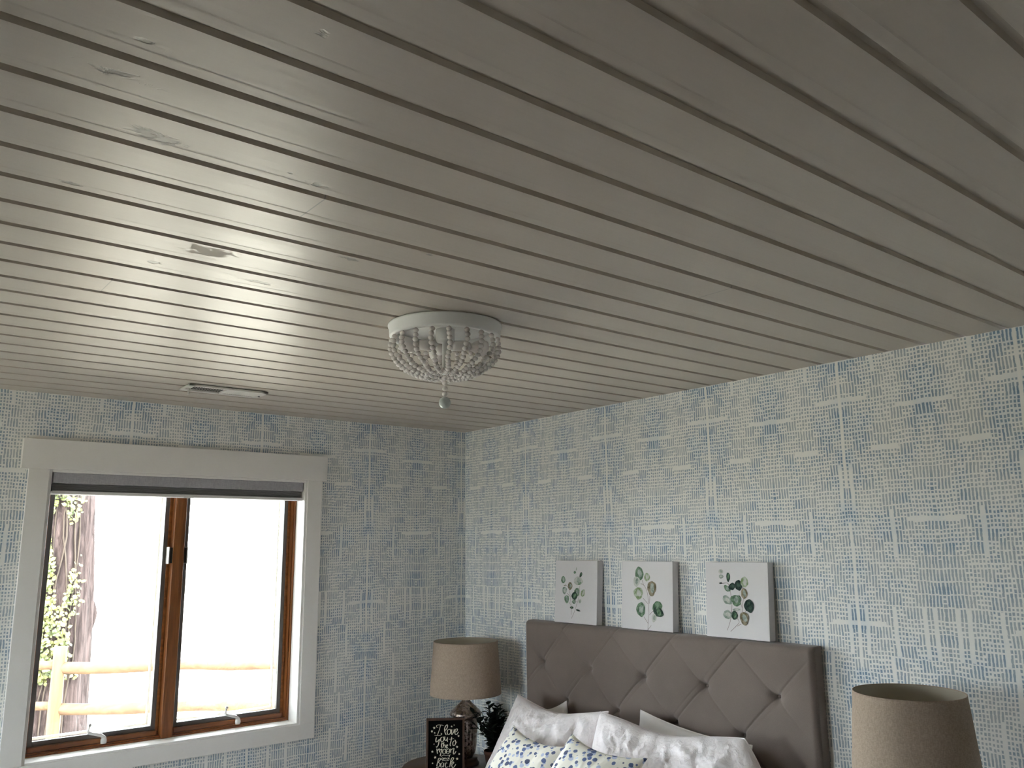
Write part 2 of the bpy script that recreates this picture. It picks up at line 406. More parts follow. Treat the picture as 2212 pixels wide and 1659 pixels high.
# ------------------------------------------------------------------ ceiling register
M_vent = simple('white_vent_enamel', (.74, .71, .66), .4); M_duct = simple('duct_shadow', (.02, .018, .015), .9)
vent = root('ceiling_vent', (-1.678, -.532, H), 'white slatted air register on the ceiling above the window', 'vent')
VX, VY = .172, .068
mb = MB()
for s_ in (-1, 1):
    mb.box(-VX, VX, s_*VY-(.0 if s_ < 0 else .016), s_*VY+(.016 if s_ < 0 else 0), -.012, -.003)
mb.box(-VX, -VX+.026, -VY, VY, -.012, -.003); mb.box(VX-.026, VX, -VY, VY, -.012, -.003); mb.box(-.006, .006, -VY, VY, -.012, -.003)
mb.build('frame', M_vent, vent, bevel=.002)
MB().box(-VX+.02, VX-.02, -VY+.012, VY-.012, -.003, .0).build('duct_shade_panel', M_duct, vent)  # solid black panel, painted as the shade inside the duct
for half, ang in ((-1, -.5), (1, .8)):
    mb = MB()
    for i in range(14):
        x = half*.006 + half*(i+.7)*.0098
        Mx = Matrix.Translation((x, 0, -.0072)) @ Matrix.Rotation(ang, 4, 'Y')
        mb.box(-.0040, .0040, -VY+.016, VY-.016, -.0004, .0004, 0, Mx)
    mb.build('louvre_slats', M_vent, vent)
mb = MB(); mb.box(-VX+.006, -VX+.024, -.006, .006, -.018, -.012)
mb.tube([(-VX+.012, -.018, -.014), (-VX+.010, -.024, -.030), (-VX+.010, -.026, -.042)], [.0025, .003, .0055], 8)
mb.build('damper_lever', M_vent, vent)
MB().lathe([(.005, -.0145), (.005, -.012)], (VX-.012, .012, 0), 12).build('screw', M_dark, vent)

# ------------------------------------------------------------------ beaded flush light
M_bead = simple('white_wooden_beads', (.78, .73, .70), .55, vary=.06)
M_fix = simple('fixture_white', (.80, .80, .78), .5); M_sock = simple('socket_white', (.72, .68, .66), .5)
M_print = simple('black_rating_mark', (.03, .03, .03), .6)
LC = (-1.503, -1.983); LR = .176
lt = root('beaded_ceiling_light', (LC[0], LC[1], H), 'white bowl-shaped beaded flush light hanging under the plank ceiling', 'light fixture')
prof = [(LR+.004, -.002), (LR+.004, -.007), (LR, -.012), (LR-.001, -.036), (LR-.006, -.042), (LR-.020, -.043), (LR-.021, -.038), (LR-.021, -.004), (LR-.01, -.002)]
MB().lathe(prof, (0, 0, 0), 72, closed=True).build('canopy_ring', M_fix, lt)
MB().lathe([(.0001, -.001), (LR-.018, -.001), (LR-.018, -.010), (.0001, -.012)], (0, 0, 0), 64).build('ceiling_pan', M_fix, lt)
mb = MB(); mb.lathe([(.030, -.010), (.030, -.045), (.026, -.052), (.009, -.056), (.009, -.135), (.020, -.140), (.021, -.150), (.010, -.156)], (0, 0, 0), 28)
mb.build('centre_stem', M_fix, lt)
Rm = Matrix.Rotation(math.atan2(-.629, .778), 4, 'Z')      # sockets lie across the view
for k, ang in enumerate((PI+.1, 0.35, PI/2+.3)):
    Ms = Rm @ Matrix.Rotation(ang, 4, 'Z') @ Matrix.Translation((.03, 0, -.062)) @ Matrix.Rotation(PI/2, 4, 'Y')
    o = MB().lathe([(.0165, .0), (.0165, .045), (.0150, .047), (.0150, .05)], (0, 0, 0), 20, M=Ms).build('lamp_socket', M_sock, lt)
    MB().lathe([(.012, .05), (.013, .058), (.022, .075), (.027, .092), (.022, .108), (.001, .116)], (0, 0, 0), 20, M=Ms).build('bulb', M_bead, lt)
    if k == 0:
        # printed rating marks on the socket: a bar and small ticks
        mb = MB(); Rn = Rm @ Matrix.Rotation(ang, 4, 'Z')
        mb.box(.034, .036, -.0178, -.0172, -.072, -.050, 0, Rn)
        for q in range(4): mb.box(.037+q*.0032, .0382+q*.0032, -.0176, -.0170, -.078+.001*q, -.070-.001*(q % 2), 0, Rn)
        mb.box(.034, .050, -.0174, -.0168, -.0795, -.0785, 0, Rn)
        mb.build('socket_marking', M_print, lt)
NS = 20
for i in range(NS):
    a = 2*PI*(i+.35)/NS; mb = MB(); pts = []
    ctrl = catmull([(LR-.010, 0, -.043), (LR-.006, 0, -.085), (LR-.032, 0, -.125), (LR-.075, 0, -.152), (.062, 0, -.163), (.030, 0, -.150), (.017, 0, -.138)], 24)
    L = [0]
    for p, q_ in zip(ctrl, ctrl[1:]): L.append(L[-1]+(q_-p).length)
    nb = 16; step = L[-1]/nb
    for b in range(nb):
        t = (b+.5)*step; j = next(j for j in range(len(L)) if L[j] >= t); p = ctrl[j]
        r = .0086 if b < 10 else .0086-.0006*(b-9)
        pts.append(p); wob = .002*math.sin(i*2.3+b)
        rr = p.x; pos = (rr*math.cos(a)-wob*math.sin(a), rr*math.sin(a)+wob*math.cos(a), p.z)
        mb.ball(pos, r, 12, 0, .90)
    mb.tube([(p.x*math.cos(a), p.x*math.sin(a), p.z) for p in ctrl[::8]], .0012, 4)
    mb.build('bead_strand', M_bead, lt)
mb = MB(); z = -.158
for r in (.0088, .0088, .0088, .0092): mb.ball((0, 0, z-r), r, 14, 0, .92); z -= 2*r*.98
mb.build('drop_beads', M_bead, lt)
MB().ball((0, 0, z-.0185), .0185, 24).build('finial_ball', simple('glazed_finial', (.50, .54, .52), .3), lt)

# ------------------------------------------------------------------ tufted headboard and bed
BY0, BY1 = -2.292, -.628          # bed span along the wall
HT = H-1.066; HD = .072
def headboard_material():
    g = G('taupe_upholstery', .9, spec=.2); P = g.obj()
    n = g.noise(g.mapping(P, (1, 420, 420)), 1.5, 3); m = g.noise(P, 6, 3)
    g.set('Base Color', g.mix(g.map(g.math('ADD', n, g.math('MULTIPLY', m, .5)), .5, 1.1), (.170, .138, .120), (.23, .188, .162)))
    g.set('Sheen Weight', .25); g.bump(n, .25, .0008); return g.m
M_up = headboard_material()
bed = root('bed', (-1.05, (BY0+BY1)/2, 0), 'bed with a taupe diamond-tufted headboard against the papered wall', 'bed')
bed.location = (0, 0, 0)
PY, PZ = .3425, .333
y_ref, z_ref = -.752, H-1.264
def hb_height(y, z):
    s = (y-y_ref)/PY; t = (z-z_ref)/PZ; a = s+t; b = s-t
    ia, ib = round(a), round(b)
    # lattice nodes inside the padded face carry buttons, the others only at the top edge
    ny = y_ref + PY*(ia+ib)/2; nz = z_ref + PZ*(ia-ib)/2
    dn = math.hypot(y-ny, z-nz)
    edge = min(1, max(0, (BY1-y)/.10)) * min(1, max(0, (y-BY0)/.14))
    inside = (BY0+.10 < ny < BY1-.08) and nz < HT-.05
    puff = .0055*(abs(math.sin(PI*a))*abs(math.sin(PI*b)))**.5*edge
    da = abs(a-ia)*PY*.70; db = abs(b-ib)*PY*.70
    cr = -.0035*(math.exp(-(da/.0028)**2) + .45*math.exp(-(db/.0028)**2)) * edge
    fold = a-ia-.09*(1 if (ia % 2) else -1); cr -= .0014*math.exp(-(fold*PY*.7/.0022)**2)*edge
    dent = -.040*math.exp(-(dn/.021)**1.1) if inside else 0
    return puff + cr + dent
mb = MB(); NU, NV = 460, 230; ZB = .55
def hb_fn(u, v):
    y = BY1 + (BY0-BY1)*u; z = ZB + (HT-ZB)*v
    dy = min(BY1-y, y-BY0); dz = HT-z; r = .022
    x = -HD - hb_height(y, z)
    for d in (dy, dz):
        if d < r: x += r - math.sqrt(max(0, r*r-(r-d)**2))
    return (x, y, z)
mb.grid(NU, NV, hb_fn)
# sides, top, back
f = [hb_fn(i/NU, 1) for i in range(NU+1)]; o = len(mb.v)
mb.v += f + [(-.006, p[1], p[2]) for p in f]
for i in range(NU): mb.f.append((o+i, o+i+1, o+NU+2+i, o+NU+1+i)); mb.mi.append(0); mb.sm.append(True)
for u in (0, 1):
    f = [hb_fn(u, j/NV) for j in range(NV+1)]; o = len(mb.v)
    mb.v += f + [(-.006, p[1], p[2]) for p in f]
    for i in range(NV): mb.f.append((o+i, o+i+1, o+NV+2+i, o+NV+1+i)); mb.mi.append(0); mb.sm.append(True)
mb.add([(-.006, BY0, ZB), (-.006, BY1, ZB), (-.006, BY1, HT), (-.006, BY0, HT)], [(0, 1, 2, 3)])
mb.add([(-.006, BY0, ZB), (-.006, BY1, ZB), (-HD, BY1, ZB), (-HD, BY0, ZB)], [(0, 1, 2, 3)])
hb = mb.build('headboard', M_up, bed)
for row in range(2):
    for i in range(6):
        y = y_ref - PY*i - (PY/2 if row else 0) ; z = z_ref - row*PZ/2
        if y < BY0+.1: continue
        mb = MB(); Mx = Matrix.Rotation(PI/2, 4, 'Y')
        mb.lathe([(.0001, -.005), (.006, -.004), (.009, 0), (.006, .003)], (-HD+.034, y, z), 14, M=Mx)
        mb.build('tuft_button', M_up, hb)
MB().box(-2.12, -.075, BY0+.02, BY1-.02, .12, .32).build('bed_base', M_up, bed, bevel=.01)
M_leg = simple('black_bed_leg', (.03, .025, .02), .5)
for lx in (-2.05, -.16):
    for ly in (BY0+.08, BY1-.08): MB().box(lx-.03, lx+.03, ly-.03, ly+.03, 0, .12).build('leg', M_leg, bed)
M_quilt = None
def white_cotton(name, c, crinkle, scale=34):
    g = G(name, .85, spec=.2); P = g.obj()
    n = g.noise(g.mapping(P, (1, 1, .55)), scale, 5, .62, 1.1); v = g.vor(g.mapping(P, (1, 1, .5)), scale*.55, 'SMOOTH_F1').outputs['Distance']
    h = g.math('ADD', g.math('MULTIPLY', n, .8), g.math('MULTIPLY', v, .9))
    g.set('Base Color', g.mix(n, c, tuple(x*.93 for x in c))); g.set('Sheen Weight', .15)
    g.bump(h, crinkle, .008); return g.m
M_sham = white_cotton('crinkled_white_cotton', (.88, .82, .83), .9)
M_case = white_cotton('plain_white_cotton', (.80, .77, .75), .06, 12)
MB().box(-2.06, -.085, BY0+.03, BY1-.03, .32, .585).build('mattress', M_case, bed, bevel=.05)
mb = MB()
def duvet(u, v):
    x = -2.13 + 1.40*u; y = BY0-.05 + (BY1-BY0+.10)*v
    e = min(v, 1-v); z = .60 + .02*noise.noise((x*3, y*3, 1)) + .008*noise.noise((x*11, y*11, 5))
    if e < .06: z -= .30*(1-e/.06)**2
    return (x, y, z)
mb.grid(90, 90, duvet); o = mb.build('duvet', M_sham, bed)
sm = o.modifiers.new('solid', 'SOLIDIFY'); sm.thickness = .03; sm.offset = -1

# ------------------------------------------------------------------ pillows
def pillow(name, TL, TR, BL, BR, thick, mat, label, group, pinch=.035, bulge=0., sag=0., wr=.006, seed=0, flop=0., n=72, pw=.42):
    """cushion through four corners (absolute), local origin at the bottom centre"""
    TL, TR, BL, BR = map(Vector, (TL, TR, BL, BR)); base = (BL+BR)/2
    nrm = (TR-BL).cross(TL-BR).normalized()
    if nrm.x > 0: nrm = -nrm
    rt = root(name, base, label, 'pillow', group)
    def mid(u, v, side):
        p = (BL*(1-u)+BR*u)*(1-v) + (TL*(1-u)+TR*u)*v
        cu = (2*u-1); cv = (2*v-1)
        # edges bow inward between the corners
        p = p + (BR-BL).normalized()*(-cu)*pinch*(1-cv*cv) + (TL-BL).normalized()*(-cv)*pinch*(1-cu*cu)
        p = p + (BR-BL).normalized()*bulge*max(0, cu)**2*max(0, 1-cv*cv)
        p.z -= sag*math.exp(-(cu/.55)**2)*max(0, v-.35)/.65
        h = max(0, (1-cu*cu)*(1-cv*cv))**pw * thick/2
        s3 = Vector((u*4+seed*3.1, v*4, seed))
        edge = min(1, 6*min(u, 1-u, v, 1-v))
        w1 = noise.noise(s3*.8)*.012 + noise.noise(s3*2.4)*wr*.9 + (1-abs(noise.noise(Vector((u*9+seed, v*3.5, seed*2.))))*2)*wr*.6
        fine = (noise.noise(Vector((u*38+seed, v*20, 3.3)))+.5*noise.noise(Vector((u*70, v*46, seed))))*wr*.35
        p = p + nrm*(side*(h) + (w1+fine)*edge*(1 if side > 0 else .5))
        p.x -= flop*max(0, v-.7)
        return p - base
    mb = MB(); mb.grid(n, n, lambda u, v: mid(u, v, 1)); mb.grid(n, n, lambda u, v: mid(u, v, -1), flip=True)
    mb.build('cushion_cover', mat, rt)
    # piped seam round the edge
    ed = [mid(i/n, 0, 0) for i in range(n)] + [mid(1, i/n, 0) for i in range(n)] + [mid(1-i/n, 1, 0) for i in range(n)] + [mid(0, 1-i/n, 0) for i in range(n)]
    MB().tube(ed+[ed[0]], .0028, 6).build('seam', mat, rt)
    return rt

def spot_material():
    g = G('blue_spotted_cotton', .85, spec=.2); P = g.obj()
    v1 = g.vor(g.mapping(P, (1.0, 1.0, 1.25)), 38, rnd=.85); v2 = g.vor(g.mapping(P, (1.0, 1.0, 1.25), (.012, .009, .006)), 38, rnd=.85)
    wob = g.math('MULTIPLY', g.math('SUBTRACT', g.noise(P, 90, 2), .5), .22)
    wcell = g.sep(v1.outputs['Color'])
    size = g.math('ADD', .27, g.math('MULTIPLY', wcell[0], .20))
    on = g.math('GREATER_THAN', wcell[1], .06)
    m1 = g.math('MULTIPLY', g.map(g.math('SUBTRACT', g.math('ADD', v1.outputs['Distance'], wob), size), .03, -.03), on)
    wc2 = g.sep(v2.outputs['Color'])
    m2 = g.math('MULTIPLY', g.map(g.math('SUBTRACT', g.math('ADD', v2.outputs['Distance'], wob), g.math('ADD', .25, g.math('MULTIPLY', wc2[0], .20))), .03, -.03), g.math('GREATER_THAN', wc2[1], .45))
    base = g.mix(g.math('MULTIPLY', m2, .75), (.83, .80, .72), (.38, .46, .68))
    ink = g.mix(wcell[2], (.022, .04, .12), (.09, .14, .33))
    g.set('Base Color', g.mix(g.math('MULTIPLY', m1, .92), base, ink))
    g.bump(g.noise(P, 300, 2), .12, .001); return g.m
M_spot = spot_material()
z = H
GP = 'white pillows against the headboard'
# canvas artwork (leaf centre, radii, tilt, tone) and stems, and the sign lettering strokes, in fractions of each panel
PRINTS = [
 ([(0.2, 0.312, 0.052, 0.056, -5, 'g'), (0.371, 0.409, 0.054, 0.06, -5, 'b'), (0.237, 0.484, 0.057, 0.056, -5, 'l'), (0.294, 0.621, 0.057, 0.06, -10, 'g'), (0.539, 0.5, 0.062, 0.063, -15, 'g'), (0.481, 0.562, 0.07, 0.06, -10, 'd'), (0.68, 0.512, 0.047, 0.06, 30, 'o'), (0.566, 0.324, 0.109, 0.063, 0, 'p'), (0.48, 0.19, 0.029, 0.02, 0, 'm'), (0.627, 0.224, 0.026, 0.043, 30, 'd'), (0.518, 0.129, 0.012, 0.03, 10, 'p'), (0.473, 0.659, 0.044, 0.03, 0, 'g'), (0.613, 0.646, 0.031, 0.037, 40, 'p'), (0.42, 0.752, 0.039, 0.017, 0, 'd'), (0.577, 0.79, 0.052, 0.013, 10, 'k'), (0.605, 0.366, 0.041, 0.017, -30, 'm'), (0.249, 0.406, 0.026, 0.007, 0, 'b')],
  [[(0.406, 0.87), (0.404, 0.769), (0.397, 0.683), (0.38, 0.583), (0.358, 0.504), (0.329, 0.437), (0.25, 0.386)], [(0.38, 0.583), (0.297, 0.526)], [(0.396, 0.716), (0.343, 0.665)], [(0.414, 0.615), (0.494, 0.632), (0.552, 0.669)], [(0.414, 0.929), (0.487, 0.811), (0.531, 0.709), (0.586, 0.574), (0.599, 0.402)]]),
 ([(0.359, 0.182, 0.083, 0.097, -10, 'g'), (0.513, 0.231, 0.057, 0.058, 0, 'o'), (0.306, 0.3, 0.066, 0.071, 0, 'p'), (0.606, 0.39, 0.087, 0.104, 0, 'b'), (0.342, 0.469, 0.092, 0.084, 0, 'o'), (0.392, 0.705, 0.087, 0.1, -5, 'g'), (0.711, 0.65, 0.096, 0.071, -20, 'm'), (0.733, 0.726, 0.1, 0.065, 20, 'd'), (0.651, 0.813, 0.048, 0.058, 10, 'p')],
  [[(0.53, 1.0), (0.536, 0.877), (0.55, 0.747), (0.539, 0.618), (0.534, 0.534), (0.504, 0.425), (0.447, 0.349), (0.387, 0.331)], [(0.53, 0.619), (0.438, 0.544)], [(0.535, 0.903), (0.452, 0.81)], [(0.558, 0.779), (0.621, 0.724), (0.674, 0.69)], [(0.594, 0.925), (0.522, 1.0)], [(0.571, 0.494), (0.556, 0.618)], [(0.415, 0.278), (0.447, 0.356)]]),
 ([(0.256, 0.128, 0.041, 0.03, 0, 'p'), (0.26, 0.195, 0.037, 0.026, 0, 'l'), (0.377, 0.199, 0.031, 0.059, 0, 'd'), (0.358, 0.352, 0.061, 0.033, 30, 'g'), (0.433, 0.324, 0.057, 0.043, -30, 'k'), (0.539, 0.304, 0.061, 0.066, -10, 'k'), (0.636, 0.26, 0.061, 0.066, 0, 'o'), (0.628, 0.41, 0.051, 0.066, -5, 'b'), (0.355, 0.505, 0.082, 0.049, 30, 'l'), (0.505, 0.545, 0.065, 0.033, 0, 'm'), (0.493, 0.493, 0.086, 0.059, 0, 'g'), (0.699, 0.566, 0.075, 0.082, -15, 'k'), (0.354, 0.694, 0.069, 0.056, 0, 'l'), (0.469, 0.698, 0.051, 0.056, 0, 'd'), (0.499, 0.624, 0.061, 0.016, -5, 'l'), (0.622, 0.729, 0.069, 0.082, -10, 'b'), (0.25, 0.285, 0.02, 0.008, -20, 'k')],
  [[(0.343, 0.903), (0.39, 0.794), (0.413, 0.694), (0.427, 0.561), (0.416, 0.443), (0.401, 0.377), (0.371, 0.286), (0.274, 0.288)], [(0.398, 0.913), (0.491, 0.835), (0.538, 0.786), (0.514, 0.741)], [(0.506, 0.84), (0.572, 0.804)], [(0.596, 0.652), (0.596, 0.554), (0.614, 0.475), (0.608, 0.358), (0.595, 0.319)], [(0.633, 0.644), (0.667, 0.616)], [(0.569, 0.542), (0.589, 0.594)]]),
]
LETTERING = [
 (0.45, [(0.306, 0.166), (0.267, 0.155), (0.267, 0.131), (0.306, 0.12), (0.383, 0.122), (0.451, 0.131)]),
 (0.45, [(0.369, 0.127), (0.345, 0.194), (0.316, 0.251), (0.291, 0.3)]),
 (0.45, [(0.214, 0.3), (0.267, 0.307), (0.345, 0.307), (0.398, 0.29), (0.403, 0.272), (0.374, 0.265)]),
 (1, [(0.558, 0.138), (0.539, 0.12), (0.5, 0.145), (0.476, 0.194), (0.485, 0.251), (0.519, 0.3)]),
 (1, [(0.558, 0.138), (0.534, 0.187), (0.49, 0.223)]),
 (1, [(0.607, 0.201), (0.558, 0.216), (0.544, 0.258), (0.568, 0.293), (0.617, 0.279), (0.636, 0.237), (0.617, 0.201), (0.592, 0.208)]),
 (1, [(0.626, 0.24), (0.665, 0.216)]),
 (1, [(0.665, 0.201), (0.66, 0.251), (0.665, 0.297), (0.714, 0.251), (0.728, 0.208), (0.718, 0.201)]),
 (1, [(0.743, 0.258), (0.796, 0.237), (0.811, 0.201), (0.772, 0.201), (0.743, 0.244), (0.752, 0.286), (0.791, 0.297), (0.84, 0.251)]),
 (1, [(0.267, 0.336), (0.252, 0.378), (0.257, 0.42), (0.296, 0.406), (0.335, 0.378)]),
 (1, [(0.345, 0.371), (0.33, 0.42), (0.316, 0.47), (0.277, 0.512), (0.257, 0.498)]),
 (1, [(0.422, 0.336), (0.383, 0.35), (0.374, 0.385), (0.398, 0.417), (0.442, 0.406), (0.461, 0.364), (0.442, 0.329)]),
 (1, [(0.485, 0.325), (0.481, 0.378), (0.51, 0.399), (0.539, 0.378)]),
 (1, [(0.553, 0.343), (0.544, 0.392), (0.558, 0.42)]),
 (1, [(0.665, 0.336), (0.646, 0.406), (0.621, 0.47), (0.636, 0.498)]),
 (1, [(0.587, 0.378), (0.665, 0.375), (0.723, 0.367)]),
 (1, [(0.733, 0.406), (0.694, 0.435), (0.699, 0.484), (0.733, 0.488), (0.767, 0.449), (0.757, 0.399), (0.733, 0.392)]),
 (1, [(0.762, 0.438), (0.801, 0.428)]),
 (1, [(0.413, 0.428), (0.398, 0.477), (0.398, 0.512), (0.422, 0.519)]),
 (1, [(0.383, 0.463), (0.461, 0.445)]),
 (1, [(0.461, 0.424), (0.447, 0.477), (0.437, 0.523)]),
 (1, [(0.442, 0.498), (0.481, 0.47), (0.495, 0.491), (0.49, 0.523)]),
 (1, [(0.519, 0.505), (0.558, 0.484), (0.544, 0.47), (0.519, 0.498), (0.529, 0.534), (0.563, 0.512)]),
 (1, [(0.277, 0.537), (0.286, 0.583), (0.296, 0.625)]),
 (1, [(0.296, 0.576), (0.335, 0.541), (0.354, 0.562), (0.345, 0.604)]),
 (1, [(0.354, 0.569), (0.403, 0.544), (0.408, 0.562), (0.383, 0.618), (0.364, 0.668)]),
 (1, [(0.471, 0.548), (0.432, 0.576), (0.437, 0.618), (0.471, 0.633), (0.51, 0.604), (0.51, 0.562), (0.476, 0.544)]),
 (1, [(0.568, 0.544), (0.529, 0.569), (0.534, 0.618), (0.573, 0.633), (0.607, 0.597), (0.602, 0.555), (0.573, 0.541)]),
 (1, [(0.481, 0.583), (0.539, 0.59), (0.617, 0.587)]),
 (1, [(0.636, 0.541), (0.636, 0.618)]),
 (1, [(0.641, 0.569), (0.684, 0.548), (0.718, 0.534)]),
 (1, [(0.728, 0.537), (0.709, 0.59), (0.709, 0.636), (0.738, 0.633), (0.777, 0.59)]),
 (0.45, [(0.393, 0.678), (0.442, 0.654), (0.519, 0.661), (0.597, 0.661), (0.631, 0.647)]),
 (0.45, [(0.442, 0.696), (0.413, 0.703), (0.398, 0.728), (0.422, 0.731), (0.447, 0.703), (0.447, 0.728)]),
 (0.45, [(0.461, 0.731), (0.471, 0.703), (0.476, 0.714), (0.5, 0.7), (0.505, 0.728)]),
 (0.45, [(0.558, 0.7), (0.534, 0.71), (0.539, 0.728), (0.578, 0.714), (0.617, 0.654)]),
 (0.45, [(0.592, 0.696), (0.592, 0.721), (0.617, 0.721)]),
 (0.45, [(0.408, 0.756), (0.461, 0.742), (0.519, 0.753), (0.597, 0.742)]),
 (1, [(0.364, 0.703), (0.325, 0.71), (0.306, 0.767), (0.282, 0.83), (0.296, 0.845)]),
 (1, [(0.364, 0.703), (0.369, 0.731), (0.325, 0.774), (0.364, 0.802), (0.345, 0.845), (0.286, 0.873), (0.272, 0.859)]),
 (1, [(0.442, 0.781), (0.393, 0.795), (0.383, 0.845), (0.403, 0.862), (0.447, 0.837), (0.461, 0.788), (0.451, 0.866)]),
 (1, [(0.553, 0.795), (0.519, 0.788), (0.5, 0.83), (0.519, 0.869), (0.578, 0.852)]),
 (1, [(0.684, 0.696), (0.655, 0.724), (0.631, 0.795), (0.612, 0.866)]),
 (1, [(0.684, 0.696), (0.714, 0.71), (0.684, 0.753), (0.636, 0.788)]),
 (1, [(0.646, 0.809), (0.704, 0.774), (0.714, 0.795), (0.665, 0.823), (0.646, 0.827)]),
 (1, [(0.665, 0.83), (0.684, 0.873), (0.723, 0.866), (0.772, 0.816)]),
]
STARS = [(0.204, 0.17, 0.037), (0.146, 0.23, 0.034), (0.218, 0.259, 0.024), (0.66, 0.152, 0.026), (0.725, 0.129, 0.017), (0.84, 0.324, 0.031), (0.204, 0.456, 0.017), (0.803, 0.514, 0.036), (0.162, 0.588, 0.034), (0.859, 0.64, 0.029), (0.236, 0.689, 0.036), (0.806, 0.724, 0.037), (0.17, 0.79, 0.024)]
pillow('pillow', (-.115, -.69, z-1.470), (-.125, -1.00, z-1.415), (-.20, -.70, .61), (-.20, -1.22, .61), .12, M_case,
       'plain white pillow mostly hidden behind the left crinkled pillow', GP, seed=3, wr=.004)
pillow('pillow', (-.12, -1.472, z-1.392), (-.12, -2.04, z-1.442), (-.22, -1.45, .61), (-.22, -2.06, .61), .13, M_case,
       'plain white pillow upright behind the right crinkled pillow', GP, seed=4, wr=.004, pinch=.02)
pillow('pillow', (-.24, -.775, z-1.40), (-.27, -1.425, z-1.385), (-.46, -.70, .61), (-.46, -1.44, .61), .17, M_sham,
       'crinkled white pillow at the left, nearest the potted plant', GP, seed=1, wr=.016, sag=.02, pinch=.03, n=120)
pillow('pillow', (-.30, -1.405, z-1.385), (-.26, -2.11, z-1.385), (-.50, -1.43, .61), (-.42, -2.33, .61), .20, M_sham,
       'crinkled white pillow at the right, overlapping its neighbour', GP, seed=2, wr=.017, sag=.032, pinch=.012, bulge=.075, n=120)
GS = 'blue-spotted cushions in front'
pillow('spotted_cushion', (-.47, -1.027, z-1.476), (-.50, -1.45, z-1.49), (-.76, -.95, .61), (-.72, -1.40, .61), .15, M_spot,
       'cream cushion with blue spots at the left, partly behind the other spotted one', GS, seed=5, wr=.004)
pillow('spotted_cushion', (-.55, -1.494, z-1.427), (-.51, -1.855, z-1.460), (-.90, -1.39, .61), (-.84, -1.86, .61), .15, M_spot,
       'cream cushion with blue spots at the right, in front of the large crinkled pillow', GS, seed=6, wr=.004)

# ------------------------------------------------------------------ canvases on the headboard
def canvas_mat():
    g = G('white_canvas', .85, (.70, .68, .69), spec=.2); g.bump(g.noise(g.obj(), 700, 1), .2, .0004); return g.m
M_canvas = canvas_mat()
TON = {'g': ((.07, .13, .08), (.22, .32, .22)), 'b': ((.13, .11, .06), (.34, .30, .22)), 'l': ((.20, .26, .22), (.42, .46, .42)), 'd': ((.012, .03, .022), (.07, .12, .09)),
       'o': ((.19, .27, .12), (.45, .50, .40)), 'p': ((.42, .45, .40), (.58, .58, .55)), 'm': ((.05, .11, .06), (.19, .30, .19)), 'k': ((.008, .02, .018), (.04, .07, .06)), 's': ((.13, .09, .085), (.30, .24, .23))}
KEYS = list(TON); TM = []
for k_ in KEYS:
    g = G('watercolour_'+{'g': 'green', 'b': 'ochre', 'l': 'pale_green', 'd': 'dark_green', 'o': 'lime', 'p': 'wash', 'm': 'mid_green', 'k': 'ink_green', 's': 'stem'}[k_], .85, spec=.2)
    f_ = g.noise(g.obj(), 55, 4, .6, .6); g.set('Base Color', g.mix(g.map(f_, .35, .65), *TON[k_])); TM.append(g.m)
LAB = ['leftmost canvas print on the headboard, two thin sprigs of small green leaves',
       'middle canvas print on the headboard, one sprig of seven large pale green leaves',
       'rightmost canvas print on the headboard, dark round eucalyptus leaves']
for (cy0, cy1), (leaves, stems), lab in zip(((-.850, -1.152), (-1.315, -1.622), (-1.803, -2.108)), PRINTS, LAB):
    wd, ht = cy0-cy1, .302
    rt = root('canvas_print', (-.040, (cy0+cy1)/2, HT+.003), lab, 'canvas', 'botanical canvas prints on the headboard')
    rt.rotation_euler = (0, math.radians(3.5), 0)
    MB().box(-.019, .019, -wd/2, wd/2, 0, ht).build('stretched_canvas', M_canvas, rt, bevel=.002)
    mb = MB(); xf = -.0194
    def P(u, v, d=0.): return (xf-d, wd/2-u*wd, ht-v*ht)
    for st in stems:
        c_ = catmull([(u, v, 0) for u, v in st], 5); n_ = len(c_); vs = []
        for i, p in enumerate(c_):
            t = (c_[min(i+1, n_-1)]-c_[max(i-1, 0)]); t = Vector((t.x*wd, t.y*ht, 0)).normalized(); q_ = Vector((-t.y/wd, t.x/ht, 0))*.0009
            vs += [P(p.x+q_.x, p.y+q_.y), P(p.x-q_.x, p.y-q_.y)]
        mb.add(vs, [(2*i, 2*i+1, 2*i+3, 2*i+2) for i in range(n_-1)], KEYS.index('s'))
    for li, (u, v, ru, rv, ang, key) in enumerate(leaves):
        a = math.radians(ang); vs = [P(u, v, .0001*(li+1))]; N = 26
        for i in range(N):
            t = 2*PI*i/N; tip = 1+.14*max(0, math.sin(t))**8; w_ = 1+.05*math.sin(3*t+li)+.03*math.sin(7*t+li*2)
            ex, ey = ru*wd*math.cos(t)*w_, rv*ht*math.sin(t)*tip*w_
            vs.append(P(u+(ex*math.cos(a)-ey*math.sin(a))/wd, v+(ex*math.sin(a)+ey*math.cos(a))/ht, .0001*(li+1)))
        mb.add(vs, [(0, i+1, (i+1) % N+1) for i in range(N)], KEYS.index(key))
        # lighter heart of the leaf or its pale half
        key2 = {'k': 'd', 'd': 'm', 'g': 'l', 'm': 'g', 'b': 'l', 'o': 'p', 'l': 'p', 'p': 'l'}[key]
        vs2 = [P(u+.12*ru, v, .00015+.0001*(li+1))]
        for i in range(N):
            t = 2*PI*i/N; w_ = .62+.1*math.sin(2*t+li*1.7)
            ex, ey = ru*wd*math.cos(t)*w_*.75+.12*ru*wd, rv*ht*math.sin(t)*w_
            vs2.append(P(u+(ex*math.cos(a)-ey*math.sin(a))/wd, v+(ex*math.sin(a)+ey*math.cos(a))/ht, .00015+.0001*(li+1)))
        mb.add(vs2, [(0, i+1, (i+1) % N+1) for i in range(N)], KEYS.index(key2))
    mb.build('painted_leaves', TM, rt)

